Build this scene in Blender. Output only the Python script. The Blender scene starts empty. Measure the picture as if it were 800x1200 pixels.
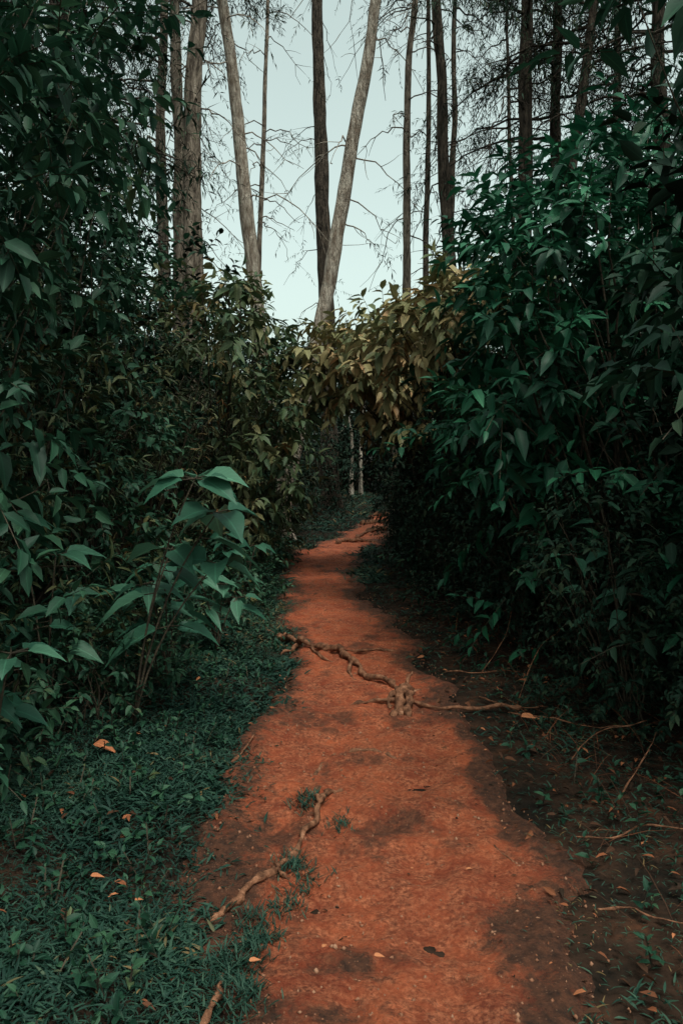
import bpy, math, random
import numpy as np
from mathutils import Vector
rng = np.random.default_rng(7)
random.seed(7)
scene = bpy.context.scene

# ------------------------------------------------------------------ helpers
def norm(a):
    return a / np.maximum(np.linalg.norm(a, axis=-1, keepdims=True), 1e-9)
def sstep(a, b, x):
    t = np.clip((x - a) / (b - a), 0, 1)
    return t * t * (3 - 2 * t)
_tab = np.random.default_rng(3).random((256, 256))
def vnoise(x, y):
    xi = np.floor(x).astype(int); yi = np.floor(y).astype(int)
    fx = x - xi; fy = y - yi
    fx = fx * fx * (3 - 2 * fx); fy = fy * fy * (3 - 2 * fy)
    a = _tab[xi & 255, yi & 255]; b = _tab[(xi + 1) & 255, yi & 255]
    c = _tab[xi & 255, (yi + 1) & 255]; d = _tab[(xi + 1) & 255, (yi + 1) & 255]
    return (a * (1 - fx) + b * fx) * (1 - fy) + (c * (1 - fx) + d * fx) * fy - 0.5
def fbm(x, y, f, o=4):
    s = 0; amp = 1
    for i in range(o):
        s = s + amp * vnoise(x * f + 17.3 * i, y * f + 9.1 * i); f *= 2.03; amp *= 0.5
    return s

# path layout (metres)
PY = np.array([-8, -2, 1.5, 2.26, 2.67, 3.0, 3.4, 4.15, 5.15, 7.1, 9.3, 11.5, 13.6, 16.6, 21.3, 25, 30, 38])
PL = np.array([-.5, -.4, -.20, -.24, -.36, -.52, -.52, -.42, -.40, -.46, -.70, -.92, -.72, -.10, .66, 1.4, 3.2, 7.5])
PR = np.array([.6, .7, .76, .78, .83, .82, .78, .72, .72, .58, .30, .16, .38, .88, 1.5, 2.3, 4.2, 8.6])
def pc(y): return (np.interp(y, PY, PL) + np.interp(y, PY, PR)) / 2
def pw(y): return (np.interp(y, PY, PR) - np.interp(y, PY, PL)) / 2
def height(x, y):
    x = np.asarray(x, float); y = np.asarray(y, float)
    d = np.abs(x - pc(y)) - pw(y)
    h = sstep(-.15, .5, d) * .06 + sstep(.6, 5, d) * .35
    h = h + fbm(x, y, .45, 3) * .10 * sstep(-.3, 1.0, d) + fbm(x, y, 2.2, 3) * .035
    h = h + fbm(x, y, .03, 2) * 3.0 * sstep(40, 150, np.hypot(x, y))
    return h

class MB:
    def __init__(s):
        s.v = []; s.t = []; s.m = []; s.r = []; s.uv = []; s.n = 0
    def add(s, v, t, m, r, uv):
        s.v.append(v); s.t.append(t + s.n); s.m.append(np.full(len(t), m)); s.r.append(r); s.uv.append(uv); s.n += len(v)
    def build(s, name, mats, smooth=True):
        V = np.concatenate(s.v).astype(np.float32); T = np.concatenate(s.t).astype(np.int32)
        me = bpy.data.meshes.new(name)
        me.vertices.add(len(V)); me.vertices.foreach_set("co", V.ravel())
        me.loops.add(T.size); me.loops.foreach_set("vertex_index", T.ravel())
        me.polygons.add(len(T)); me.polygons.foreach_set("loop_start", (np.arange(len(T)) * 3).astype(np.int32))
        me.update(calc_edges=True)
        me.polygons.foreach_set("material_index", np.concatenate(s.m).astype(np.int32))
        me.polygons.foreach_set("use_smooth", np.full(len(T), smooth))
        a = me.attributes.new("rnd", 'FLOAT', 'POINT'); a.data.foreach_set("value", np.concatenate(s.r).astype(np.float32))
        uvl = me.uv_layers.new(name="UVMap"); UV = np.concatenate(s.uv).astype(np.float32)
        uvl.data.foreach_set("uv", UV[T.ravel()].ravel())
        for m in mats: me.materials.append(m)
        me.update()
        return me

def obj(name, me, loc=(0, 0, 0), rot=(0, 0, 0), sc=(1, 1, 1)):
    o = bpy.data.objects.new(name, me); scene.collection.objects.link(o)
    o.location = loc; o.rotation_euler = rot
    o.scale = sc if hasattr(sc, '__len__') else (sc, sc, sc)
    return o

def leaf_template(widths, fold=.25, droop=.3, wav=0.0):
    V = [(0, 0, 0, 0)]; UV = [(.5, 0)]; T = []
    n = len(widths)
    for i, (t, w) in enumerate(widths):
        for sx in (-1, 0, 1):
            V.append((sx * w, t, -droop * t * t, abs(sx) * (w * fold + wav * (1 if i % 2 else -1))))
            UV.append((.5 + .5 * sx, t))
    V.append((0, 1, -droop, 0)); UV.append((.5, 1))
    T += [(0, 2, 1), (0, 3, 2)]
    for i in range(n - 1):
        a = 1 + 3 * i; b = a + 3
        T += [(a, a + 1, b + 1), (a, b + 1, b), (a + 1, a + 2, b + 2), (a + 1, b + 2, b + 1)]
    a = 1 + 3 * (n - 1); e = len(V) - 1
    T += [(a, a + 1, e), (a + 1, a + 2, e)]
    return np.array(V, float), np.array(T), np.array(UV, float)
OVATE = leaf_template([(.25, .42), (.6, .40)], .5, .28)
BIG = leaf_template([(.04, .18), (.12, .40), (.26, .5), (.44, .46), (.64, .32), (.83, .13)], .35, .30, .02)
LANCE = leaf_template([(.35, .45), (.7, .32)], .5, .35)
NEEDLE = leaf_template([(.4, .5)], .4, .25)
BLADE = leaf_template([(.3, .5), (.65, .38)], .5, .35)

def add_leaves(mb, tpl, P, D, N, L, W, m=0, r=None):
    V, T, UV = tpl
    n = len(P)
    if n == 0: return
    D = norm(D); N = norm(N - (N * D).sum(1, keepdims=True) * D); S = np.cross(D, N)
    L = np.broadcast_to(L, n)[:, None, None]; W = np.broadcast_to(W, n)[:, None, None]
    vv = P[:, None, :] + V[None, :, 0:1] * W * S[:, None, :] + V[None, :, 1:2] * L * D[:, None, :] + (V[None, :, 2:3] * L + V[None, :, 3:4] * W) * N[:, None, :]
    tt = T[None] + (np.arange(n) * len(V))[:, None, None]
    if r is None: r = rng.random(n)
    mb.add(vv.reshape(-1, 3), tt.reshape(-1, 3), m, np.repeat(r, len(V)), np.tile(UV, (n, 1)))

def add_tube(mb, pts, rad, sides=5, m=1, r=.5, lump=0.0):
    pts = np.asarray(pts, float); rad = np.asarray(rad, float); k = len(pts)
    tan = norm(np.gradient(pts, axis=0))
    up = np.array([0, 0, 1.]) if abs(tan[0][2]) < .8 else np.array([1., 0, 0])
    U = norm(np.cross(tan, up)); Wv = np.cross(tan, U)
    ang = np.arange(sides) / sides * 2 * np.pi
    rr = rad[:, None] * (1 + lump * (rng.random((k, sides)) - .5))
    ring = pts[:, None] + rr[..., None] * (np.cos(ang)[None, :, None] * U[:, None] + np.sin(ang)[None, :, None] * Wv[:, None])
    V = ring.reshape(-1, 3)
    i = np.arange(k - 1)[:, None] * sides; j = np.arange(sides)[None]; j2 = (j + 1) % sides
    a = (i + j).ravel(); b = (i + j2).ravel(); c = (i + sides + j2).ravel(); d = (i + sides + j).ravel()
    T = np.concatenate([np.stack([a, b, c], 1), np.stack([a, c, d], 1)])
    V = np.concatenate([V, pts[:1], pts[-1:]])
    n0 = k * sides
    jj = np.arange(sides)
    T = np.concatenate([T, np.stack([np.full(sides, n0), (jj + 1) % sides, jj], 1),
                        np.stack([np.full(sides, n0 + 1), (k - 1) * sides + jj, (k - 1) * sides + (jj + 1) % sides], 1)])
    uv = np.zeros((len(V), 2))
    mb.add(V, T, m, np.full(len(V), r), uv)

def bez(a, b, c, n):
    t = np.linspace(0, 1, n)[:, None]
    return (1 - t) ** 2 * a + 2 * t * (1 - t) * b + t * t * c

def twigs(mb, S, D, Ln, k, L, W, tpl, spread=.9, droop=.25, sag=.25, m=0, stick=True, mstick=1, flat=.35):
    n = len(S); D = norm(D)
    Ln = np.broadcast_to(Ln, n)
    t = np.linspace(.15, 1, k)
    pos = S[:, None] + D[:, None] * (Ln[:, None] * t)[..., None]
    pos[..., 2] -= sag * Ln[:, None] * t ** 2
    U = norm(np.cross(D, np.array([0, 0, 1.]) + 1e-3)); Wv = np.cross(D, U)
    phi = np.arange(k)[None] * 2.4 + rng.random((n, 1)) * 6.28
    rad = np.cos(phi)[..., None] * U[:, None] + np.sin(phi)[..., None] * Wv[:, None] * .6
    fw = .35 + .6 * t[None, :, None] ** 3
    ld = D[:, None] * fw + rad * spread * (1 - .5 * t[None, :, None] ** 4) + rng.normal(0, .18, (n, k, 3))
    ld[..., 2] -= droop
    N = np.zeros((n, k, 3)); N[..., 2] = 1; N += rng.normal(0, flat, (n, k, 3)) + .3 * D[:, None]
    sc = (.6 + .7 * rng.random((n, k))) * (1 - .35 * t[None] ** 3) * (.75 + .5 * rng.random((n, 1)))
    rr = rng.random((n, 1)) * .6 + rng.random((n, k)) * .4
    add_leaves(mb, tpl, pos.reshape(-1, 3), ld.reshape(-1, 3), N.reshape(-1, 3), L * sc.ravel(), W * sc.ravel(), m, rr.ravel())
    if stick:
        e = pos[:, -1]; mid = pos[:, k // 2]
        for A, B in ((S, mid), (mid, e)):
            d = B - A
            s = norm(np.cross(d, np.array([0.1, 0.2, 1.]))) * .003
            V = np.stack([A - s, A + s, B + s, B - s], 1).reshape(-1, 3)
            T = (np.array([[0, 1, 2], [0, 2, 3]])[None] + (np.arange(n) * 4)[:, None, None]).reshape(-1, 3)
            mb.add(V, T, mstick, np.full(len(V), .5), np.zeros((len(V), 2)))

def rdir(n):
    return norm(rng.normal(0, 1, (n, 3)))

def crown(mb, lobes, L, W, tpl, k=9, tl=.35, spread=.9, droop=.25, sag=.25, base=(0, 0, 0), stems=14, sr=.014, inner=.55, flat=.35):
    allS = []
    for (cx, cy, cz, rx, ry, rz, nt) in lobes:
        d = rdir(nt)
        lump = 1 + .28 * np.sin(d[:, 0] * 5 + cx * 3) * np.sin(d[:, 1] * 4.3 + cy) + .2 * np.sin(d[:, 2] * 7 + cz * 2)
        r = (inner + (1 - inner) * rng.random(nt) ** .6) * lump
        P = np.array([cx, cy, cz]) + d * r[:, None] * np.array([rx, ry, rz])
        P[:, 2] = np.maximum(P[:, 2], .08 + .15 * rng.random(nt))
        D = d * .8 + np.array([0, 0, .35]) + rng.normal(0, .35, (nt, 3))
        twigs(mb, P, D, tl * (.6 + .8 * rng.random(nt)), k, L, W, tpl, spread, droop, sag, flat=flat)
        allS.append(P)
    allS = np.concatenate(allS)
    base = np.array(base, float)
    for i in rng.choice(len(allS), min(stems, len(allS)), replace=False):
        e = allS[i]; b = base + np.array([rng.normal(0, .12), rng.normal(0, .12), -.1])
        mid = (b + e) / 2 + np.array([0, 0, .3]) + rng.normal(0, .15, 3) - .2 * (e - b) * np.array([1, 1, 0])
        C = bez(b, mid, e, 9); C[1:-1] += rng.normal(0, .02, (7, 3))
        add_tube(mb, C, np.linspace(sr, sr * .25, 9), 5, 1)

# ------------------------------------------------------------------ materials
def newmat(name):
    m = bpy.data.materials.new(name); m.use_nodes = True
    nt = m.node_tree; nt.nodes.clear()
    return m, nt, nt.nodes, nt.links

def leaf_mat(name, stops, rough=.55, trans=.15, vein=True, gain=1.0, spec=.22):
    m, nt, N, Lk = newmat(name)
    out = N.new("ShaderNodeOutputMaterial")
    at = N.new("ShaderNodeAttribute"); at.attribute_name = "rnd"
    oi = N.new("ShaderNodeObjectInfo")
    ad = N.new("ShaderNodeMath"); ad.operation = 'MULTIPLY_ADD'; ad.inputs[1].default_value = .2; ad.inputs[2].default_value = -.1
    Lk.new(oi.outputs["Random"], ad.inputs[0])
    ad2 = N.new("ShaderNodeMath"); ad2.operation = 'ADD'; ad2.use_clamp = True
    Lk.new(at.outputs["Fac"], ad2.inputs[0]); Lk.new(ad.outputs[0], ad2.inputs[1])
    cr = N.new("ShaderNodeValToRGB"); Lk.new(ad2.outputs[0], cr.inputs[0])
    el = cr.color_ramp.elements
    g_ = lambda c: (c[0] * gain, c[1] * gain, c[2] * gain, 1)
    el[0].position = stops[0][0]; el[0].color = g_(stops[0][1])
    el[1].position = stops[-1][0]; el[1].color = g_(stops[-1][1])
    for p, c in stops[1:-1]:
        e = el.new(p); e.color = g_(c)
    col = cr.outputs[0]
    if vein:
        geo = N.new("ShaderNodeUVMap")
        sx = N.new("ShaderNodeSeparateXYZ"); Lk.new(geo.outputs["UV"], sx.inputs[0])
        a = N.new("ShaderNodeMath"); a.operation = 'SUBTRACT'; a.inputs[1].default_value = .5; Lk.new(sx.outputs[0], a.inputs[0])
        b = N.new("ShaderNodeMath"); b.operation = 'ABSOLUTE'; Lk.new(a.outputs[0], b.inputs[0])
        c = N.new("ShaderNodeMath"); c.operation = 'LESS_THAN'; c.inputs[1].default_value = .035; Lk.new(b.outputs[0], c.inputs[0])
        d = N.new("ShaderNodeMath"); d.operation = 'MULTIPLY_ADD'; d.inputs[1].default_value = -.5; Lk.new(b.outputs[0], d.inputs[0]); Lk.new(sx.outputs[1], d.inputs[2])
        e = N.new("ShaderNodeMath"); e.operation = 'MULTIPLY'; e.inputs[1].default_value = 48; Lk.new(d.outputs[0], e.inputs[0])
        f = N.new("ShaderNodeMath"); f.operation = 'SINE'; Lk.new(e.outputs[0], f.inputs[0])
        g = N.new("ShaderNodeMath"); g.operation = 'GREATER_THAN'; g.inputs[1].default_value = .93; Lk.new(f.outputs[0], g.inputs[0])
        h = N.new("ShaderNodeMath"); h.operation = 'MULTIPLY'; h.inputs[1].default_value = .35; Lk.new(g.outputs[0], h.inputs[0])
        i = N.new("ShaderNodeMath"); i.operation = 'MAXIMUM'; Lk.new(c.outputs[0], i.inputs[0]); Lk.new(h.outputs[0], i.inputs[1])
        j = N.new("ShaderNodeMath"); j.operation = 'MULTIPLY_ADD'; j.inputs[1].default_value = .6; j.inputs[2].default_value = 1; Lk.new(i.outputs[0], j.inputs[0])
        v = N.new("ShaderNodeVectorMath"); v.operation = 'SCALE'; Lk.new(col, v.inputs[0])
        Lk.new(j.outputs[0], v.inputs["Scale"]); col = v.outputs[0]
    p = N.new("ShaderNodeBsdfPrincipled"); p.inputs["Roughness"].default_value = rough
    p.inputs["Specular IOR Level"].default_value = spec
    Lk.new(col, p.inputs["Base Color"])
    if trans > 0:
        tr = N.new("ShaderNodeBsdfTranslucent"); Lk.new(col, tr.inputs[0])
        mx = N.new("ShaderNodeMixShader"); mx.inputs[0].default_value = trans
        Lk.new(p.outputs[0], mx.inputs[1]); Lk.new(tr.outputs[0], mx.inputs[2]); Lk.new(mx.outputs[0], out.inputs[0])
    else:
        Lk.new(p.outputs[0], out.inputs[0])
    return m

def noise_mat(name, c1, c2, scale=5, rough=.9, bump=.4, bdist=.02, stretch=(1, 1, 1), c3=None, spec=.2):
    m, nt, N, Lk = newmat(name)
    out = N.new("ShaderNodeOutputMaterial"); p = N.new("ShaderNodeBsdfPrincipled")
    p.inputs["Roughness"].default_value = rough; p.inputs["Specular IOR Level"].default_value = spec
    tc = N.new("ShaderNodeTexCoord"); mp = N.new("ShaderNodeMapping"); mp.inputs["Scale"].default_value = stretch
    Lk.new(tc.outputs["Object"], mp.inputs[0])
    n1 = N.new("ShaderNodeTexNoise"); n1.inputs["Scale"].default_value = scale; n1.inputs["Detail"].default_value = 5; n1.inputs["Roughness"].default_value = .65
    Lk.new(mp.outputs[0], n1.inputs["Vector"])
    cr = N.new("ShaderNodeValToRGB"); Lk.new(n1.outputs["Fac"], cr.inputs[0])
    el = cr.color_ramp.elements; el[0].position = .38; el[0].color = (*c1, 1); el[1].position = .6; el[1].color = (*c2, 1)
    if c3 is not None:
        e = el.new(.72); e.color = (*c3, 1)
    Lk.new(cr.outputs[0], p.inputs["Base Color"])
    n2 = N.new("ShaderNodeTexNoise"); n2.inputs["Scale"].default_value = scale * 3; n2.inputs["Detail"].default_value = 4
    Lk.new(mp.outputs[0], n2.inputs["Vector"])
    b = N.new("ShaderNodeBump"); b.inputs["Strength"].default_value = bump; b.inputs["Distance"].default_value = bdist
    Lk.new(n2.outputs["Fac"], b.inputs["Height"]); Lk.new(b.outputs[0], p.inputs["Normal"])
    Lk.new(p.outputs[0], out.inputs[0])
    return m

def path_mat():
    m, nt, N, Lk = newmat("red_clay")
    out = N.new("ShaderNodeOutputMaterial"); p = N.new("ShaderNodeBsdfPrincipled")
    p.inputs["Roughness"].default_value = .75; p.inputs["Specular IOR Level"].default_value = .25
    tc = N.new("ShaderNodeTexCoord")
    def noise(s, d, r=.6, st=(1, 1, 1), loc=(0, 0, 0)):
        mp = N.new("ShaderNodeMapping"); mp.inputs["Scale"].default_value = st; mp.inputs["Location"].default_value = loc
        Lk.new(tc.outputs["Object"], mp.inputs[0])
        n = N.new("ShaderNodeTexNoise"); n.inputs["Scale"].default_value = s; n.inputs["Detail"].default_value = d; n.inputs["Roughness"].default_value = r
        Lk.new(mp.outputs[0], n.inputs["Vector"]); return n.outputs["Fac"]
    def ramp(f, a, b, ca, cb):
        cr = N.new("ShaderNodeValToRGB"); Lk.new(f, cr.inputs[0]); e = cr.color_ramp.elements
        e[0].position = a; e[0].color = (*ca, 1); e[1].position = b; e[1].color = (*cb, 1); return cr.outputs[0]
    def mix(f, a, b):
        x = N.new("ShaderNodeMix"); x.data_type = 'RGBA'
        Lk.new(f, x.inputs[0]); Lk.new(a, x.inputs[6]); Lk.new(b, x.inputs[7]); return x.outputs[2]
    base = ramp(noise(3.5, 6, .7), .38, .62, (.27, .045, .018), (.62, .135, .052))
    fine = ramp(noise(55, 5, .75), .40, .64, (.10, .026, .015), (.70, .23, .115))
    c = mix(ramp(noise(14, 5), .4, .6, (.2,) * 3, (.75,) * 3), base, fine)
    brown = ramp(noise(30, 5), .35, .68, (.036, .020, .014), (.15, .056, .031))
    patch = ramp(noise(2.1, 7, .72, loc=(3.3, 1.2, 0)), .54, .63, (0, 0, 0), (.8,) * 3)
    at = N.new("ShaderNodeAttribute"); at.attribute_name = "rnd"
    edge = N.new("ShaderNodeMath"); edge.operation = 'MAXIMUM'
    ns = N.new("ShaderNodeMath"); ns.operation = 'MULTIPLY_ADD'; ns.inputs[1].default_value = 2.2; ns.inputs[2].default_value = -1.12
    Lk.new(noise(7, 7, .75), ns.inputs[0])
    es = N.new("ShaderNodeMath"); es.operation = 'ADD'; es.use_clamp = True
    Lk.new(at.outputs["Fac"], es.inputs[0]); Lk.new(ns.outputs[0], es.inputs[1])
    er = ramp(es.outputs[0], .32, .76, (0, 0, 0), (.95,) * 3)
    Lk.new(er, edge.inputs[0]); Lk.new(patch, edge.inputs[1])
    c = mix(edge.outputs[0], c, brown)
    vo = N.new("ShaderNodeTexVoronoi"); vo.inputs["Scale"].default_value = 55; Lk.new(tc.outputs["Object"], vo.inputs["Vector"])
    sp = ramp(vo.outputs["Distance"], .10, .2, (.5,) * 3, (0, 0, 0))
    gr = ramp(noise(9, 2), .3, .7, (.42, .20, .13), (.18, .08, .05))
    c = mix(sp, c, gr)
    Lk.new(c, p.inputs["Base Color"])
    b1 = N.new("ShaderNodeBump"); b1.inputs["Strength"].default_value = 1.0; b1.inputs["Distance"].default_value = .06
    Lk.new(noise(12, 8, .76), b1.inputs["Height"])
    Lk.new(b1.outputs[0], p.inputs["Normal"]); Lk.new(p.outputs[0], out.inputs[0])
    return m

M_clay = path_mat()
M_soil = noise_mat("forest_soil", (.012, .009, .007), (.040, .021, .014), 4, .95, .8, .03, c3=(.10, .036, .018), spec=.08)
M_wood = noise_mat("shrub_wood", (.03, .023, .017), (.07, .052, .036), 20)
M_root = noise_mat("root_wood", (.075, .030, .016), (.25, .105, .058), 22, .8, .9, .01, (1, 1, 1), (.38, .19, .115))
M_stone = noise_mat("clay_pebble", (.18, .06, .03), (.32, .16, .10), 9, .8)
def bark(name, a, b, c): return noise_mat(name, a, b, 9, .95, 1.0, .06, (1.6, 1.6, .35), c, .1)
M_barkP = bark("pale_bark", (.18, .13, .10), (.46, .38, .32), (.62, .53, .46))
M_barkM = bark("mid_bark", (.07, .052, .042), (.26, .20, .16), (.38, .31, .26))
M_barkD = bark("dark_bark", (.02, .016, .013), (.09, .066, .052), (.17, .13, .10))
M_teal = leaf_mat("teal_leaf", [(0, (.005, .023, .014)), (.5, (.014, .050, .028)), (.85, (.036, .088, .046)), (1, (.095, .082, .030))])
M_fine = leaf_mat("olive_leaf", [(0, (.015, .027, .013)), (.5, (.042, .054, .023)), (.85, (.095, .085, .036)), (1, (.22, .09, .033))])
M_brown = leaf_mat("bronze_leaf", [(0, (.06, .09, .040)), (.4, (.15, .14, .064)), (.75, (.29, .22, .105)), (1, (.40, .22, .11))], .5)
M_green = leaf_mat("bright_leaf", [(0, (.004, .026, .015)), (.5, (.011, .070, .036)), (1, (.038, .165, .082))], .5)
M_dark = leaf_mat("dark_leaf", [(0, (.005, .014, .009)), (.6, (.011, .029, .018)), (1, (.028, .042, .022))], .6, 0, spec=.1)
M_big = leaf_mat("broad_leaf", [(0, (.018, .070, .045)), (.6, (.034, .105, .066)), (1, (.06, .15, .095))], .5, .2, spec=.25)
M_needle = leaf_mat("needle_leaf", [(0, (.007, .018, .012)), (.6, (.016, .036, .021)), (1, (.045, .048, .024))], .7, 0, False, spec=.1)
M_grass = leaf_mat("grass_blade", [(0, (.008, .027, .020)), (.5, (.018, .050, .035)), (.9, (.042, .085, .056)), (1, (.14, .09, .04))], .6, .1, False, spec=.15)
M_litter = leaf_mat("dead_leaf", [(0, (.02, .012, .008)), (.65, (.06, .026, .015)), (.92, (.22, .07, .032)), (1, (.46, .17, .08))], .7, 0, spec=.1)

# ------------------------------------------------------------------ ground
def axis(segs):
    out = [segs[0][0]]
    for a, b, s in segs:
        n = max(1, int(round((b - a) / s))); out += list(np.linspace(a, b, n + 1)[1:])
    return np.array(out)
def grid(X, Y, Z, mb, m, r):
    ny, nx = X.shape
    V = np.stack([X, Y, Z], -1).reshape(-1, 3)
    i = np.arange(ny - 1)[:, None] * nx + np.arange(nx - 1)[None]
    a = i.ravel(); T = np.concatenate([np.stack([a, a + 1, a + nx + 1], 1), np.stack([a, a + nx + 1, a + nx], 1)])
    mb.add(V, T, m, r.ravel(), np.stack([X.ravel(), Y.ravel()], 1))
xs = axis([(-800, -100, 100), (-100, -20, 8), (-20, -4, .5), (-4, 4, .05), (4, 20, .5), (20, 100, 8), (100, 800, 100)])
ys = axis([(-800, -100, 100), (-100, -10, 8), (-10, 1, .4), (1, 12, .05), (12, 30, .15), (30, 100, 5), (100, 800, 100)])
X, Y = np.meshgrid(xs, ys)
mb = MB(); grid(X, Y, height(X, Y), mb, 0, np.zeros_like(X)); obj("ground", mb.build("ground", [M_soil]))

yv = axis([(-7, 1, .2), (1, 7, .012), (7, 14, .04), (14, 36, .12)])
uu = np.linspace(-1.7, 1.7, 170)
Uu, Yy = np.meshgrid(uu, yv)
Xx = pc(Yy) + Uu * pw(Yy)
def wob(x, y): return fbm(x, y, 1.6, 5) * .6
edge = np.abs(Uu) + wob(Xx, Yy)
def detail(x, y): return fbm(x, y, 7, 4) * .032 - np.abs(fbm(x, y, 2.6, 4)) * .05
Zz = height(Xx, Yy) + .040 + detail(Xx, Yy) * sstep(1.3, .8, edge) + fbm(Xx, Yy, 30, 2) * .006 - sstep(.95, 1.35, edge) * .12
shade_damp = np.zeros_like(Xx)   # foliage shade painted in, plus damp brown soil (how brown the clay is)
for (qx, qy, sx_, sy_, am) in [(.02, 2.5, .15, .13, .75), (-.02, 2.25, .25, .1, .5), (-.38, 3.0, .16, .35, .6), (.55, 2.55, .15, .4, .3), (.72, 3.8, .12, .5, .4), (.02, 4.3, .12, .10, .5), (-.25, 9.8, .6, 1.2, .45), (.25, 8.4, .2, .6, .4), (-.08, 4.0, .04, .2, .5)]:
    shade_damp = np.maximum(shade_damp, am * np.exp(-((Xx - qx) / sx_) ** 2 - ((Yy - qy) / sy_) ** 2))
mb = MB(); grid(Xx, Yy, Zz, mb, 0, np.clip(sstep(.40, 1.1, edge) * .9 + shade_damp, 0, 1)); obj("dirt_path", mb.build("dirt_path", [M_clay]))
def pathz(x, y): return height(x, y) + .038 + detail(x, y)

# ------------------------------------------------------------------ grass
def in_path(x, y, k=1.0):
    return np.abs(x - pc(y)) < pw(y) * (k - wob(x, y))
mb = MB()
def grass(x0, x1, y0, y1, n, L, W, dens=1., k=.98, floor=.3):
    x = rng.uniform(x0, x1, n); y = rng.uniform(y0, y1, n)
    cl = fbm(x, y, 1.3, 3)
    kk = k + rng.normal(0, .14, n)
    keep = (~(np.abs(x - pc(y)) < pw(y) * (kk - wob(x, y)))) & (rng.random(n) < np.clip(.85 + cl * 1.7, floor, 1) * dens)
    x = x[keep]; y = y[keep]; n = len(x)
    P = np.stack([x, y, height(x, y) + .03 * rng.random(n)], 1)
    a = rng.random(n) * 6.28
    D = np.stack([np.cos(a), np.sin(a), .1 + 1.0 * rng.random(n)], 1)
    Nn = np.tile([0, 0, 1.], (n, 1)) + rng.normal(0, .3, (n, 3))
    s = (.5 + .8 * rng.random(n)) * (1 + .8 * fbm(x, y, 3.1, 2))
    add_leaves(mb, BLADE, P, D, Nn, L * s, W * s, 0, np.clip(.40 + cl[keep] * .8 + rng.normal(0, .24, n), 0, 1))
grass(-2.4, .1, 1.6, 5, 130000, .046, .0082)
grass(-2.6, -.2, 5, 10, 60000, .062, .012)
grass(-3.0, .6, 10, 18, 22000, .10, .02)
grass(-3.0, 3, 18, 32, 14000, .18, .03)
grass(.5, 2.4, 1.6, 6, 26000, .038, .006, .5, 1.05, .05)
grass(.3, 2.4, 6, 14, 14000, .06, .010, .5, 1.05, .05)
grass(-4, 4, -4, 1.6, 12000, .09, .014)
for (tx, ty, nn, hh) in [(-.155, 3.64, 160, .07), (0.0, 3.45, 90, .05), (-.20, 3.12, 160, .07), (-.13, 3.0, 90, .05), (-.27, 2.6, 250, .06), (-.2, 2.85, 120, .05), (-.33, 2.45, 250, .06), (-.3, 2.72, 120, .05), (-.28, 2.3, 250, .06)]:
    x = rng.normal(tx, .035, nn); y = rng.normal(ty, .05, nn); a = rng.random(nn) * 6.28
    add_leaves(mb, BLADE, np.stack([x, y, pathz(x, y)], 1), np.stack([np.cos(a) * .7, np.sin(a) * .7, np.full(nn, 1.)], 1),
               np.tile([0, 0, 1.], (nn, 1)) + rng.normal(0, .3, (nn, 3)), hh * (.4 + .6 * rng.random(nn)), .005, 0, rng.random(nn) * .8)
obj("grass", mb.build("grass", [M_grass]))

mb = MB()
n = 1300
x = np.concatenate([rng.uniform(-2.6, -.5, 1050), rng.uniform(.9, 2.4, 250)]); y = rng.uniform(2, 11, n)
ok = ~in_path(x, y, 1.1); x = x[ok]; y = y[ok]; n = len(x)
twigs(mb, np.stack([x, y, height(x, y)], 1), np.stack([rng.normal(0, .4, n), rng.normal(0, .4, n), np.ones(n)], 1), .05 + .12 * rng.random(n), 6, .05, .028, OVATE, 1.0, .1, .1)
obj("ground_cover_plants", mb.build("ground_cover_plants", [M_teal, M_wood]))

# fallen leaves
mb = MB()
n = 4800
x = np.concatenate([rng.uniform(.5, 2.6, 3000), rng.uniform(-2.5, .9, 1800)]); y = np.concatenate([rng.uniform(1.8, 9, 3000), rng.uniform(1.8, 14, 1800)])
keep = (rng.random(n) < np.where(in_path(x, y, .8), .25, .6)); x = x[keep]; y = y[keep]; n = len(x)
a = rng.random(n) * 6.28; inp = in_path(x, y, 1.)
P = np.stack([x, y, np.where(inp, pathz(x, y) + .004, height(x, y) + .02 + .03 * rng.random(n))], 1)
s = .4 + rng.random(n)
add_leaves(mb, OVATE, P, np.stack([np.cos(a), np.sin(a), rng.normal(0, .2, n)], 1), np.tile([0, 0, 1.], (n, 1)) + rng.normal(0, .35, (n, 3)), np.where(inp, .018, .045) * s, np.where(inp, .010, .02) * s)
for (lx, ly, l, aa, r) in [(-1.30, 4.2, .15, -.5, .97), (-.90, 2.86, .05, .1, .98), (1.05, 4.66, .13, 0.1, 1.), (.10, 2.46, .035, 0, 1), (-.06, 2.5, .03, 1, 1.), (.55, 4.2, .06, 2, .8), (-.28, 2.42, .04, .4, 1.), (-.7, 2.7, .03, .4, .98)]:
    add_leaves(mb, BIG, np.array([[lx, ly, float(height(lx, ly)) + .075]]), np.array([[math.cos(aa), math.sin(aa), .05]]), np.array([[0, -.3, 1.]]), l, l * .42, 0, np.array([r]))
obj("fallen_leaves", mb.build("fallen_leaves", [M_litter]))

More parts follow.
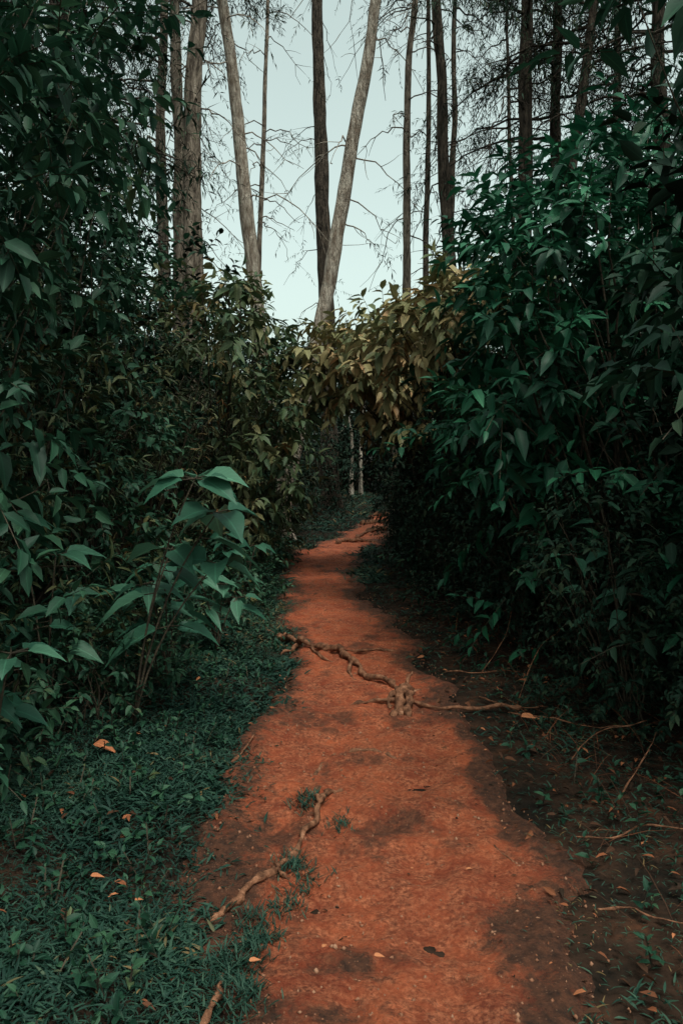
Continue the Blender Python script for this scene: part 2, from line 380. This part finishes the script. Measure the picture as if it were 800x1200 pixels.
mb = MB()
n = 4200
y = 1.8 + 9 * rng.random(n) ** 1.5; x = pc(y) + rng.uniform(-1.1, 1.1, n) * pw(y)
bm_v = np.array([[1, 0, 0], [-1, 0, 0], [0, 1, 0], [0, -1, 0], [0, 0, 1], [0, 0, -1]], float)
bm_t = np.array([[0, 2, 4], [2, 1, 4], [1, 3, 4], [3, 0, 4], [2, 0, 5], [1, 2, 5], [3, 1, 5], [0, 3, 5]])
s = .002 + .007 * rng.random(n) ** 3
V = bm_v[None] * (s[:, None, None] * rng.uniform(.5, 1.4, (n, 1, 3))) + rng.normal(0, .15, (n, 6, 3)) * s[:, None, None]
V += np.stack([x, y, pathz(x, y) + s * .3], 1)[:, None]
mb.add(V.reshape(-1, 3), (bm_t[None] + (np.arange(n) * 6)[:, None, None]).reshape(-1, 3), 0, np.repeat(rng.random(n), 6), np.zeros((n * 6, 2)))
obj("pebbles", mb.build("pebbles", [M_stone]))

# ------------------------------------------------------------------ roots and sticks
def smooth_poly(pts, n):
    pts = np.array(pts, float); k = len(pts)
    t = np.linspace(0, k - 1, n); out = []
    for tt in t:
        i = min(int(tt), k - 2); f = tt - i
        p0 = pts[max(i - 1, 0)]; p1 = pts[i]; p2 = pts[i + 1]; p3 = pts[min(i + 2, k - 1)]
        out.append(.5 * ((2 * p1) + (-p0 + p2) * f + (2 * p0 - 5 * p1 + 4 * p2 - p3) * f * f + (-p0 + 3 * p1 - 3 * p2 + p3) * f ** 3))
    return np.array(out)
def root(mb, pts, r0, r1, n=40, lift=.1, lump=.45, wig=1.6):
    P = smooth_poly(pts, n)
    jit = np.stack([fbm(np.linspace(0, n * .3, n) + rng.random() * 50, np.zeros(n) + i * 7.7, 1, 3) for i in range(3)], 1)
    rad = np.linspace(r0, r1, n) * (1 + .9 * fbm(np.linspace(0, n * .4, n) + rng.random() * 90, np.zeros(n), 1, 3))
    P = P + jit * r0 * wig
    gz = np.interp(np.arange(n), np.arange(0, n, 3), pathz(P[::3, 0], P[::3, 1]))
    P[:, 2] += gz + rad * lift
    rad[0] *= .5; rad[-1] *= .4
    add_tube(mb, P, rad, 9, 0, .5, lump)
mb = MB()
root(mb, [(-.47, 2.66, -.01), (-.40, 2.80, .01), (-.357, 2.92, .01), (-.264, 3.08, .02), (-.19, 3.2, .015), (-.15, 3.36, .02), (-.10, 3.55, .025), (-.075, 3.68, .02), (0.0, 3.77, -.012)], .014, .012, 60)
root(mb, [(-.105, 3.6, .02), (-.12, 3.72, .02), (-.10, 3.85, -.01)], .011, .006, 16)
root(mb, [(-.264, 3.1, .02), (-.22, 3.02, .01), (-.19, 2.98, -.01)], .010, .006, 14)
root(mb, [(-.10, 4.2, -.01), (-.13, 4.0, .0), (-.12, 3.85, -.01)], .012, .008, 16)
obj("tree_root", mb.build("tree_root", [M_root]))
mb = MB()
root(mb, [(-.66, 7.15, -.01), (-.50, 6.95, .03), (-.356, 6.66, .045), (-.2, 6.52, .03), (-.034, 6.43, .04), (.08, 6.1, .03), (.157, 5.85, .015), (.28, 5.62, .02), (.41, 5.49, .02), (.53, 5.45, -.02)], .030, .019, 70)
root(mb, [(-.356, 6.66, .03), (-.42, 6.5, .01), (-.50, 6.42, -.02)], .018, .008, 16)
root(mb, [(-.03, 6.4, .02), (.1, 6.5, .02), (.32, 6.45, .015), (.55, 6.5, -.01)], .016, .008, 24)
root(mb, [(.10, 6.05, .02), (.05, 5.9, .01), (.12, 5.72, -.01)], .016, .009, 16)
root(mb, [(-.25, 6.55, .02), (-.15, 6.3, .01), (-.02, 6.1, -.01)], .013, .008, 18)
obj("tree_root", mb.build("tree_root", [M_root]))
mb = MB()
root(mb, [(.44, 5.45, .03), (.42, 5.25, .05), (.36, 5.05, .03), (.32, 4.86, -.01)], .032, .020, 24, .4, .7, .8)
root(mb, [(.43, 5.4, .03), (.44, 5.2, .04), (.42, 5.0, .02), (.40, 4.85, -.01)], .034, .018, 24, .4, .7, .8)
root(mb, [(.42, 5.35, .02), (.39, 5.2, .03), (.37, 5.05, .01), (.36, 4.9, -.01)], .036, .020, 24, .4, .7, .8)
root(mb, [(.43, 5.35, .03), (.33, 5.2, .03), (.29, 5.06, .0)], .022, .010, 20, .4, .7)
root(mb, [(.44, 5.4, .05), (.47, 5.5, .08), (.49, 5.55, .11)], .016, .006, 12, .4, .5)
root(mb, [(.05, 5.2, .0), (.2, 5.19, .015), (.4, 5.13, .01), (.6, 5.06, .015), (.9, 5.0, .01), (1.1, 4.9, .0)], .014, .012, 40)
root(mb, [(.03, 4.3, -.01), (.12, 4.27, .0), (.22, 4.22, -.005), (.3, 4.2, -.02)], .013, .01, 20)
obj("tree_root", mb.build("tree_root", [M_root]))
mb = MB()
for pts, r in [([(.5, 19.5, 0), (.95, 20, .06), (1.4, 20.1, .05), (1.9, 20.3, 0)], .06), ([(.5, 17.5, 0), (.75, 17.8, .04), (1.2, 17.6, .04), (1.6, 17.9, 0)], .045),
               ([(.9, 22.5, 0), (1.3, 22.6, .06), (1.9, 22.5, .02)], .07), ([(-.1, 15, 0), (.2, 15.4, .03), (.7, 15.3, 0)], .04), ([(.3, 16.2, 0), (.5, 17, .03), (1.1, 18.3, 0.02)], .04)]:
    root(mb, pts, r, r * .6, 30)
obj("tree_root", mb.build("tree_root", [M_root]))
mb = MB()
for pts, r in [([(.95, 3.25, .0), (1.1, 3.22, .02), (1.25, 3.27, .03), (1.45, 3.22, .02)], .005), ([(.88, 2.75, .01), (1.0, 2.7, .02), (1.2, 2.62, .02)], .005),
               ([(.62, 3.25, 0), (.68, 3.12, .0), (.76, 3.02, 0)], .004), ([(-.56, 4.05, .0), (-.52, 4.2, .02), (-.47, 4.4, .01)], .008), ([(-.38, 2.1, 0), (-.36, 2.3, .0), (-.37, 2.42, 0)], .012),
               ([(1.0, 4.8, .02), (1.25, 4.6, .04), (1.6, 4.5, .05)], .004), ([(.9, 5.2, .0), (1.1, 4.9, .01), (1.3, 4.95, .02)], .005), ([(1.15, 4.0, .02), (1.35, 4.2, .12), (1.65, 4.3, .16)], .004),
               ([(1.3, 3.7, .0), (1.5, 3.9, .15), (1.7, 4.3, .1)], .004), ([(1.0, 5.7, .0), (1.2, 5.9, .2), (1.35, 6.3, .35)], .004), ([(1.1, 5.0, .0), (1.3, 5.3, .25), (1.6, 5.7, .35)], .004),
               ([(.75, 5.9, .0), (.95, 5.7, .02), (1.3, 5.8, .0)], .007)]:
    root(mb, pts, r, r * .5, 20)
obj("fallen_twigs", mb.build("fallen_twigs", [M_root]))
mb = MB(); n = 420
x = rng.uniform(1.0, 2.3, n); y = rng.uniform(2.6, 7.5, n); a = rng.random(n) * 6.28
add_leaves(mb, BLADE, np.stack([x, y, height(x, y)], 1), np.stack([np.cos(a), np.sin(a), .3 + rng.random(n)], 1), np.tile([0, 0, 1.], (n, 1)), .15 + .22 * rng.random(n), .004, 0, .35 + .57 * rng.random(n))
obj("dry_grass", mb.build("dry_grass", [M_litter]))

# ------------------------------------------------------------------ trees
def tree(x, y, lean, dia, H, mat, crown0, nl=26, leanY=0., dead=8, limb=2.2, dens=1., wig=.09, low=3.5):
    mb = MB(); z0 = float(height(x, y)); low = min(low, crown0)
    k = 60; t = np.linspace(0, 1, k); zz = -.3 + t * (H + .3)
    ox = fbm(t * 4 + x * 3.3, np.full(k, y), 1, 3) * wig * 3 * t ** .5; oy = fbm(t * 4 + y * 3.3, np.full(k, x), 1, 2) * wig * 3
    P = np.stack([lean * zz + ox - ox[0], leanY * zz + oy - oy[0], zz], 1)
    rad = dia / 2 * (1.12 - .75 * t ** 1.3) * (1 + .6 * np.exp(-zz.clip(0) / .35)) * (1 + .12 * fbm(t * 30, np.full(k, x), 1, 2))
    add_tube(mb, P, rad, 14, 1, .5, .16)
    def at(z):
        return np.array([np.interp(z, zz, P[:, 0]), np.interp(z, zz, P[:, 1]), z])
    S = []; Dd = []
    for i in range(dead + nl):
        isd = i < dead
        z = rng.uniform(low, crown0 + 1) if isd else crown0 + (H - crown0 - .1) * ((i - dead) / max(nl - 1, 1)) ** .9
        a = rng.random() * 6.28; f = 1 - .65 * (z - crown0) / max(H - crown0, 1) if not isd else .45 + .4 * rng.random()
        ln = limb * f * rng.uniform(.6, 1.15)
        b = at(z); hd = np.array([math.cos(a), math.sin(a), 0])
        e = b + hd * ln + np.array([0, 0, (-.6 if isd else -.18) * ln]); mid = b + hd * ln * .5 + np.array([0, 0, .12 * ln])
        C = bez(b, mid, e, 9) + rng.normal(0, .035, (9, 3)); C[0] = b
        add_tube(mb, C, np.linspace(.018 if isd else .035, .005, 9), 4, 1)
        for j in range(int((7 if isd else 13) * dens)):
            q = rng.integers(2, 9); s0 = C[q] + rng.normal(0, .01 if isd else .03, 3)
            dd = hd * .6 + rng.normal(0, .55, 3) + np.array([0, 0, -.45])
            if isd:
                ee = s0 + norm(dd) * ln * .45 * rng.random()
                add_tube(mb, bez(C[q], (s0 + ee) / 2 + rng.normal(0, .05, 3), ee, 4), [.008, .007, .005, .004], 3, 1)
                if rng.random() < .45: S.append(ee); Dd.append(dd)
            else:
                for _ in range(2): S.append(s0 + rng.normal(0, .12, 3)); Dd.append(dd + rng.normal(0, .4, 3))
    if S:
        S = np.array(S); Dd = np.array(Dd)
        twigs(mb, S, Dd, .35 + .35 * rng.random(len(S)), 11, .14, .024, NEEDLE, .9, .35, .35)
    return obj("pine_tree", mb.build("pine_tree", [M_needle, mat]), (x, y, z0))

TREES = [
 (-2.60, 14.0, .005, .36, 16, M_barkM, 11.5, 16), (-3.19, 15.5, .0, .27, 16, M_barkM, 10.5, 18), (-1.18, 16.0, -.120, .30, 17, M_barkP, 12.5, 12),
 (-2.30, 20.0, .031, .15, 17, M_barkM, 14, 10), (-.32, 25.0, -.032, .50, 24, M_barkD, 18.5, 14), (-1.22, 15.0, .181, .28, 17, M_barkP, 12.5, 10),
 (1.13, 17.0, .040, .19, 17, M_barkM, 12.8, 12), (2.30, 15.0, -.047, .25, 16, M_barkD, 11.5, 14), (2.70, 22.0, .037, .20, 19, M_barkD, 14, 12),
 (3.18, 14.0, .0, .29, 15, M_barkD, 8.2, 26), (4.13, 15.0, .0, .24, 16, M_barkD, 7.4, 32), (3.00, 13.0, .12, .2, 14, M_barkD, 7.8, 22),
 (5.3, 25.0, .0, .16, 19, M_barkD, 10, 24), (2.5, 24.0, .01, .2, 20, M_barkD, 15.5, 10), (-3.95, 18.0, .0, .27, 17, M_barkM, 8.0, 26),
 (-4.8, 13.0, .02, .26, 14, M_barkD, 6, 34), (-5.6, 16.0, .0, .25, 15, M_barkD, 6, 30), (-3.9, 11.0, .0, .2, 12, M_barkD, 5.4, 34), (-3.6, 9.2, .0, .16, 10, M_barkD, 4.8, 30),
 (5.4, 13.0, -.02, .25, 14, M_barkD, 6.5, 30), (4.9, 10.5, .03, .2, 12, M_barkD, 6.0, 30), (6.8, 17, .0, .3, 16, M_barkD, 7, 28), (7.6, 22, 0, .3, 18, M_barkD, 7, 28),
 (-7.8, 20, 0, .3, 18, M_barkD, 7, 28), (-9.5, 12, 0, .3, 15, M_barkD, 5, 26), (9.5, 12, 0, .3, 15, M_barkD, 5, 26), (-6.5, 6, 0, .3, 13, M_barkD, 5, 26), (6.5, 5.5, 0, .3, 13, M_barkD, 5, 26),
 (.34, 30.0, .0, .13, 5.5, M_barkP, 4.2, 6), (.75, 31.0, .01, .13, 5.8, M_barkP, 4.4, 6),
]
for T in TREES:
    x, y, l, d, H, m, c0, nl = T
    tree(x, y, l, d, H, m, c0, nl, dead=(13 if 12 < y < 26 and H > 13 else 2), limb=2.3 if abs(x) < 3.3 else 2.7, low=(6.0 if H > 8 else 2.5), dens=(1.0 if abs(x) > 2.8 else .7))

# ------------------------------------------------------------------ shrubs
def shrub_mesh(name, lobes, L, W, tpl, mat, **kw):
    mb = MB(); crown(mb, lobes, L, W, tpl, **kw); return mb.build(name, [mat, M_wood])
col = lambda H, R, n, j=.35: [(rng.normal(0, j), rng.normal(0, j), z, R * (.8 + .4 * rng.random()), R * (.8 + .4 * rng.random()), .75, n) for z in np.arange(.5, H - .4, .75)]
MESH = {
 'teal': [shrub_mesh("teal_shrub", col(4.3, .85, 90), .11, .055, OVATE, M_teal, k=10, tl=.38, stems=30) for _ in range(3)],
 'fine': [shrub_mesh("olive_shrub", col(3.9, .8, 110), .12, .026, LANCE, M_fine, k=13, tl=.32, stems=30, droop=.15) for _ in range(2)],
 'green': [shrub_mesh("green_shrub", col(4.2, .85, 80), .16, .065, OVATE, M_green, k=9, tl=.42, stems=30, droop=.35) for _ in range(3)],
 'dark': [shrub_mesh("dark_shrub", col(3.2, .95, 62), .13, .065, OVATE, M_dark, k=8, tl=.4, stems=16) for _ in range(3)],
 'low': [shrub_mesh("low_shrub", [(0, 0, .35, .5, .5, .4, 70)], .10, .05, OVATE, M_teal, k=8, tl=.3, stems=12, sr=.008) for _ in range(2)],
}
NAMES = {'teal': 'teal_shrub', 'fine': 'olive_shrub', 'green': 'green_shrub', 'dark': 'dark_shrub', 'low': 'low_shrub'}
def put(kind, x, y, s=1., sz=None):
    me = random.choice(MESH[kind]); sz = sz or s
    obj(NAMES[kind], me, (x, y, float(height(x, y)) - .03), (random.uniform(-.06, .06), random.uniform(-.06, .06), random.uniform(0, 6.28)), (s, s, sz))
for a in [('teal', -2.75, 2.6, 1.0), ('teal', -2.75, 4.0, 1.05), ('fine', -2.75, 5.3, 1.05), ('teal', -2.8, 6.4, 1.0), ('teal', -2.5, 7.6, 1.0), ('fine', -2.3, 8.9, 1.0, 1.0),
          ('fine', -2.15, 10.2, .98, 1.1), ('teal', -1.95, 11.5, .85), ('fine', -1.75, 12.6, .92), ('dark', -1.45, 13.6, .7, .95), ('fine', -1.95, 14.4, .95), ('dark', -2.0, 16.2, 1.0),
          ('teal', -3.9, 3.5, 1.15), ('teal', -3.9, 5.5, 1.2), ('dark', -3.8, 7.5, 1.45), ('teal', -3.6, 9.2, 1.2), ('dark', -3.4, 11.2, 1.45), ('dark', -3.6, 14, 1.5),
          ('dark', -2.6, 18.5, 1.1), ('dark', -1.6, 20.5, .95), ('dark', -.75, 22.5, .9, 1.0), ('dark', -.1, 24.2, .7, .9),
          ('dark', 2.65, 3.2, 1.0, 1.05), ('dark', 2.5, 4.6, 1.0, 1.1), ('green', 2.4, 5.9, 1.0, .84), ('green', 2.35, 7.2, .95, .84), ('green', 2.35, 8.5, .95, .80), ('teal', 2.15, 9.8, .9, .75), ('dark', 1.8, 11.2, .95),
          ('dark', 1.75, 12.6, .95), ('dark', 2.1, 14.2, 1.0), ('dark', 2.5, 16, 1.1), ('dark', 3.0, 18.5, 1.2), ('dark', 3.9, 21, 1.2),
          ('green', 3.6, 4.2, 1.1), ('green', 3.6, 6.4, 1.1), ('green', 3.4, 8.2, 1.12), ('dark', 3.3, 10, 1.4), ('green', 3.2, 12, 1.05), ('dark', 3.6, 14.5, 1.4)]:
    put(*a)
for i in range(16):
    y = 3.0 + i * .75; put('low', float(np.interp(y, [3, 6, 8, 10, 14], [-2.05, -1.95, -1.55, -1.35, -1.25])) + random.uniform(-.15, .1), y, random.uniform(.6, 1.0))
for p in [(-1.5, 4.7, .7), (-1.3, 5.4, .7), (-1.35, 6.3, .7), (-1.15, 7.2, .6), (-1.1, 8.3, .7), (-1.0, 9.2, .6)]: put('low', *p)
for i in range(22):
    y = 4.2 + i * .55; put('dark', float(np.interp(y, [4, 6, 8, 10, 14], [1.9, 1.6, 1.4, 1.15, 1.25])) + random.uniform(-.1, .15), y, random.uniform(.35, .5))
for x in np.arange(-14, 15, 2.4):
    put('dark', x + random.uniform(-.5, .5), 33 + random.uniform(-1.5, 1.5) + (3 if 2 < x < 8 else 0), 1.7)
    put('dark', x + random.uniform(-.5, .5), 38 + random.uniform(-1.5, 1.5), 2.0)
for p in [(-1.2, 32, 1.3), (.1, 33.5, 1.3), (1.2, 34, 1.4), (2.4, 33, 1.4), (-.3, 36.5, 2.0), (1.5, 37, 2.0), (3.4, 30.5, 1.1)]: put('dark', *p)
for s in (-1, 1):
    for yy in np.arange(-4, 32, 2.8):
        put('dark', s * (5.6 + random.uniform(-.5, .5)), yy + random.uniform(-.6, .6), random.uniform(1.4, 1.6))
for a in [(-1.6, 27.5, 1.0), (-2.9, 26, 1.3), (-4, 23, 1.4), (5, 25, 1.3), (4.7, 18, 1.4), (6, 28, 1.3)]:
    put('dark', *a)

# arching bronze-leaved shrubs meeting over the path
M_ob = leaf_mat("olive_bronze_leaf", [(0, (.020, .048, .024)), (.5, (.055, .080, .036)), (.85, (.14, .12, .054)), (1, (.26, .13, .05))])
mb = MB()
crown(mb, [(.75, 11.0, 3.15, .9, .8, .5, 130), (.15, 10.9, 2.85, .6, .6, .35, 70), (1.2, 11.2, 2.4, .6, .7, .6, 70), (.6, 11.3, 2.55, .5, .5, .35, 50)], .22, .10, OVATE, k=8, tl=.42, droop=.55, base=(1.6, 11.2, 0), stems=34, sr=.022)
obj("bronze_shrub", mb.build("bronze_shrub", [M_brown, M_wood]))
mb = MB()
crown(mb, [(.90, 8.5, 3.0, .45, .5, .35, 60), (1.25, 8.1, 3.2, .45, .5, .35, 60), (.65, 8.9, 2.75, .35, .4, .25, 30)], .20, .09, OVATE, k=8, tl=.38, droop=.5, base=(1.7, 8.8, 0), stems=22, sr=.018)
obj("bronze_shrub", mb.build("bronze_shrub", [M_brown, M_wood]))
mb = MB()
crown(mb, [(-1.35, 11.2, 3.3, .6, .7, .5, 80), (-.75, 11.5, 2.55, .5, .6, .55, 70), (-.45, 11.4, 2.75, .45, .5, .4, 50), (-.95, 9.8, 2.0, .4, .5, .6, 50), (-1.1, 9.6, 1.3, .4, .5, .5, 40), (-1.35, 8.8, 3.2, .45, .5, .4, 40), (-.95, 12.3, 1.7, .4, .5, .8, 50), (-1.1, 13, .8, .35, .5, .6, 40)], .18, .08, OVATE, k=8, tl=.36, droop=.5, base=(-1.7, 11.2, 0), stems=26, sr=.02)
obj("bronze_shrub", mb.build("bronze_shrub", [M_ob, M_wood]))
mb = MB()
crown(mb, [(1.75, 6.3, 3.4, .65, .7, .55, 70), (2.4, 6.5, 3.7, .7, .7, .6, 60), (1.4, 5.8, 2.2, .42, .6, .55, 50), (1.75, 7.3, 3.0, .6, .7, .55, 55), (1.4, 6.3, 1.5, .35, .6, .5, 40), (1.45, 8.4, 2.0, .45, .6, .6, 45)], .19, .075, OVATE, k=9, tl=.45, droop=.35, base=(2.1, 6.4, 0), stems=34, sr=.022)
obj("green_shrub", mb.build("green_shrub", [M_green, M_wood]))
mb = MB()
crown(mb, [(1.8, 3.6, 2.2, .4, .5, .5, 28), (1.25, 2.9, 3.3, .35, .4, .18, 22), (2.1, 3.8, 3.0, .45, .5, .6, 40)], .18, .07, OVATE, k=8, tl=.34, droop=.4, base=(2.3, 3.6, 0), stems=20, sr=.010)
obj("green_shrub", mb.build("green_shrub", [M_teal, M_wood]))
mb = MB()
crown(mb, [(-1.75, 3.6, 3.0, .5, .6, .6, 55), (-1.6, 4.2, 3.7, .45, .5, .5, 60), (-1.85, 5.4, 4.5, .6, .6, .6, 80), (-1.75, 3.7, 1.9, .4, .5, .7, 45), (-1.75, 3.4, 1.0, .35, .5, .5, 35)], .14, .062, OVATE, k=9, tl=.36, droop=.35, base=(-2.3, 4.0, 0), stems=16, sr=.010)
obj("teal_shrub", mb.build("teal_shrub", [M_teal, M_wood]))

# broad-leaved plants
def broad(x, y, h, nst, L, W, leanx=.0, nleaf=7):
    mb = MB()
    for s in range(nst):
        a = rng.random() * 6.28; top = np.array([math.cos(a) * .25 * h + leanx, math.sin(a) * .2 * h, h * (1 if s == 0 else rng.uniform(.6, .95))])
        C = bez(np.zeros(3), np.array([top[0] * .2, top[1] * .2, top[2] * .6]), top, 8)
        add_tube(mb, C, np.linspace(.008, .004, 8), 6, 1)
        for q in range(nleaf):
            p = C[-1] if q < 4 else C[rng.integers(3, 8)]
            b = q * 2.4 + rng.random()
            d = np.array([math.cos(b), math.sin(b), rng.uniform(-.25, .25)])
            e = p + norm(d) * .07
            add_tube(mb, np.stack([p, e]), [.004, .003], 4, 1)
            add_leaves(mb, BIG, e[None], (d - np.array([0, 0, .2]))[None], np.array([[0, -.25, 1.]]) + rng.normal(0, .2, (1, 3)), L * rng.uniform(.6, 1.1), W * rng.uniform(.8, 1.1), 0)
    return obj("broadleaf_plant", mb.build("broadleaf_plant", [M_big, M_wood]), (x, y, float(height(x, y))))
broad(-1.20, 4.6, 1.45, 4, .34, .19, .12, 6)
broad(-1.15, 5.3, .85, 4, .26, .12)
broad(-1.7, 4.6, 1.2, 3, .26, .12)
broad(-.98, 6.3, .6, 4, .24, .10)
broad(-1.35, 2.75, .50, 3, .18, .09)
broad(-1.5, 3.4, .75, 3, .18, .09)
broad(-1.0, 8.2, .8, 4, .24, .10)
broad(1.75, 4.9, 1.3, 3, .22, .08)
broad(1.6, 6.0, 1.8, 4, .24, .09)
broad(1.9, 3.7, 2.0, 3, .26, .10)

# ------------------------------------------------------------------ light, sky, camera
az, elv = math.radians(150), math.radians(67)     # veiled sun, high, from behind-right
w = bpy.data.worlds.new("World"); scene.world = w; w.use_nodes = True
nt = w.node_tree; nt.nodes.clear()
o = nt.nodes.new("ShaderNodeOutputWorld"); bg = nt.nodes.new("ShaderNodeBackground"); bg.inputs[1].default_value = .15
sk = nt.nodes.new("ShaderNodeTexSky"); sk.sky_type = 'NISHITA'; sk.sun_disc = False; sk.sun_elevation = elv; sk.sun_rotation = az; sk.dust_density = 4
hs = nt.nodes.new("ShaderNodeHueSaturation"); hs.inputs["Saturation"].default_value = .22
mx = nt.nodes.new("ShaderNodeMix"); mx.data_type = 'RGBA'; mx.blend_type = 'MULTIPLY'; mx.inputs[0].default_value = 1; mx.inputs[7].default_value = (1.46, 1.72, 1.53, 1)
nt.links.new(sk.outputs[0], hs.inputs["Color"]); nt.links.new(hs.outputs[0], mx.inputs[6]); nt.links.new(mx.outputs[2], bg.inputs[0]); nt.links.new(bg.outputs[0], o.inputs[0])
sd = bpy.data.lights.new("sun", 'SUN'); sd.energy = 1.4; sd.angle = math.radians(12); sd.color = (1, .92, .82)
so = bpy.data.objects.new("sun", sd); scene.collection.objects.link(so)
dirv = Vector((math.sin(az) * math.cos(elv), math.cos(az) * math.cos(elv), math.sin(elv)))
so.rotation_euler = dirv.to_track_quat('Z', 'Y').to_euler(); so.location = (5, -5, 20)

cd = bpy.data.cameras.new("camera"); cd.sensor_fit = 'VERTICAL'; cd.sensor_height = 36; cd.lens = 28; cd.shift_y = -.05; cd.clip_end = 3000; cd.clip_start = .05
co = bpy.data.objects.new("camera", cd); scene.collection.objects.link(co); co.location = (0, 0, 1.6); co.rotation_euler = (math.radians(90), 0, 0)
scene.camera = co
scene.view_settings.view_transform = 'Standard'; scene.view_settings.look = 'None'; scene.view_settings.exposure = 0
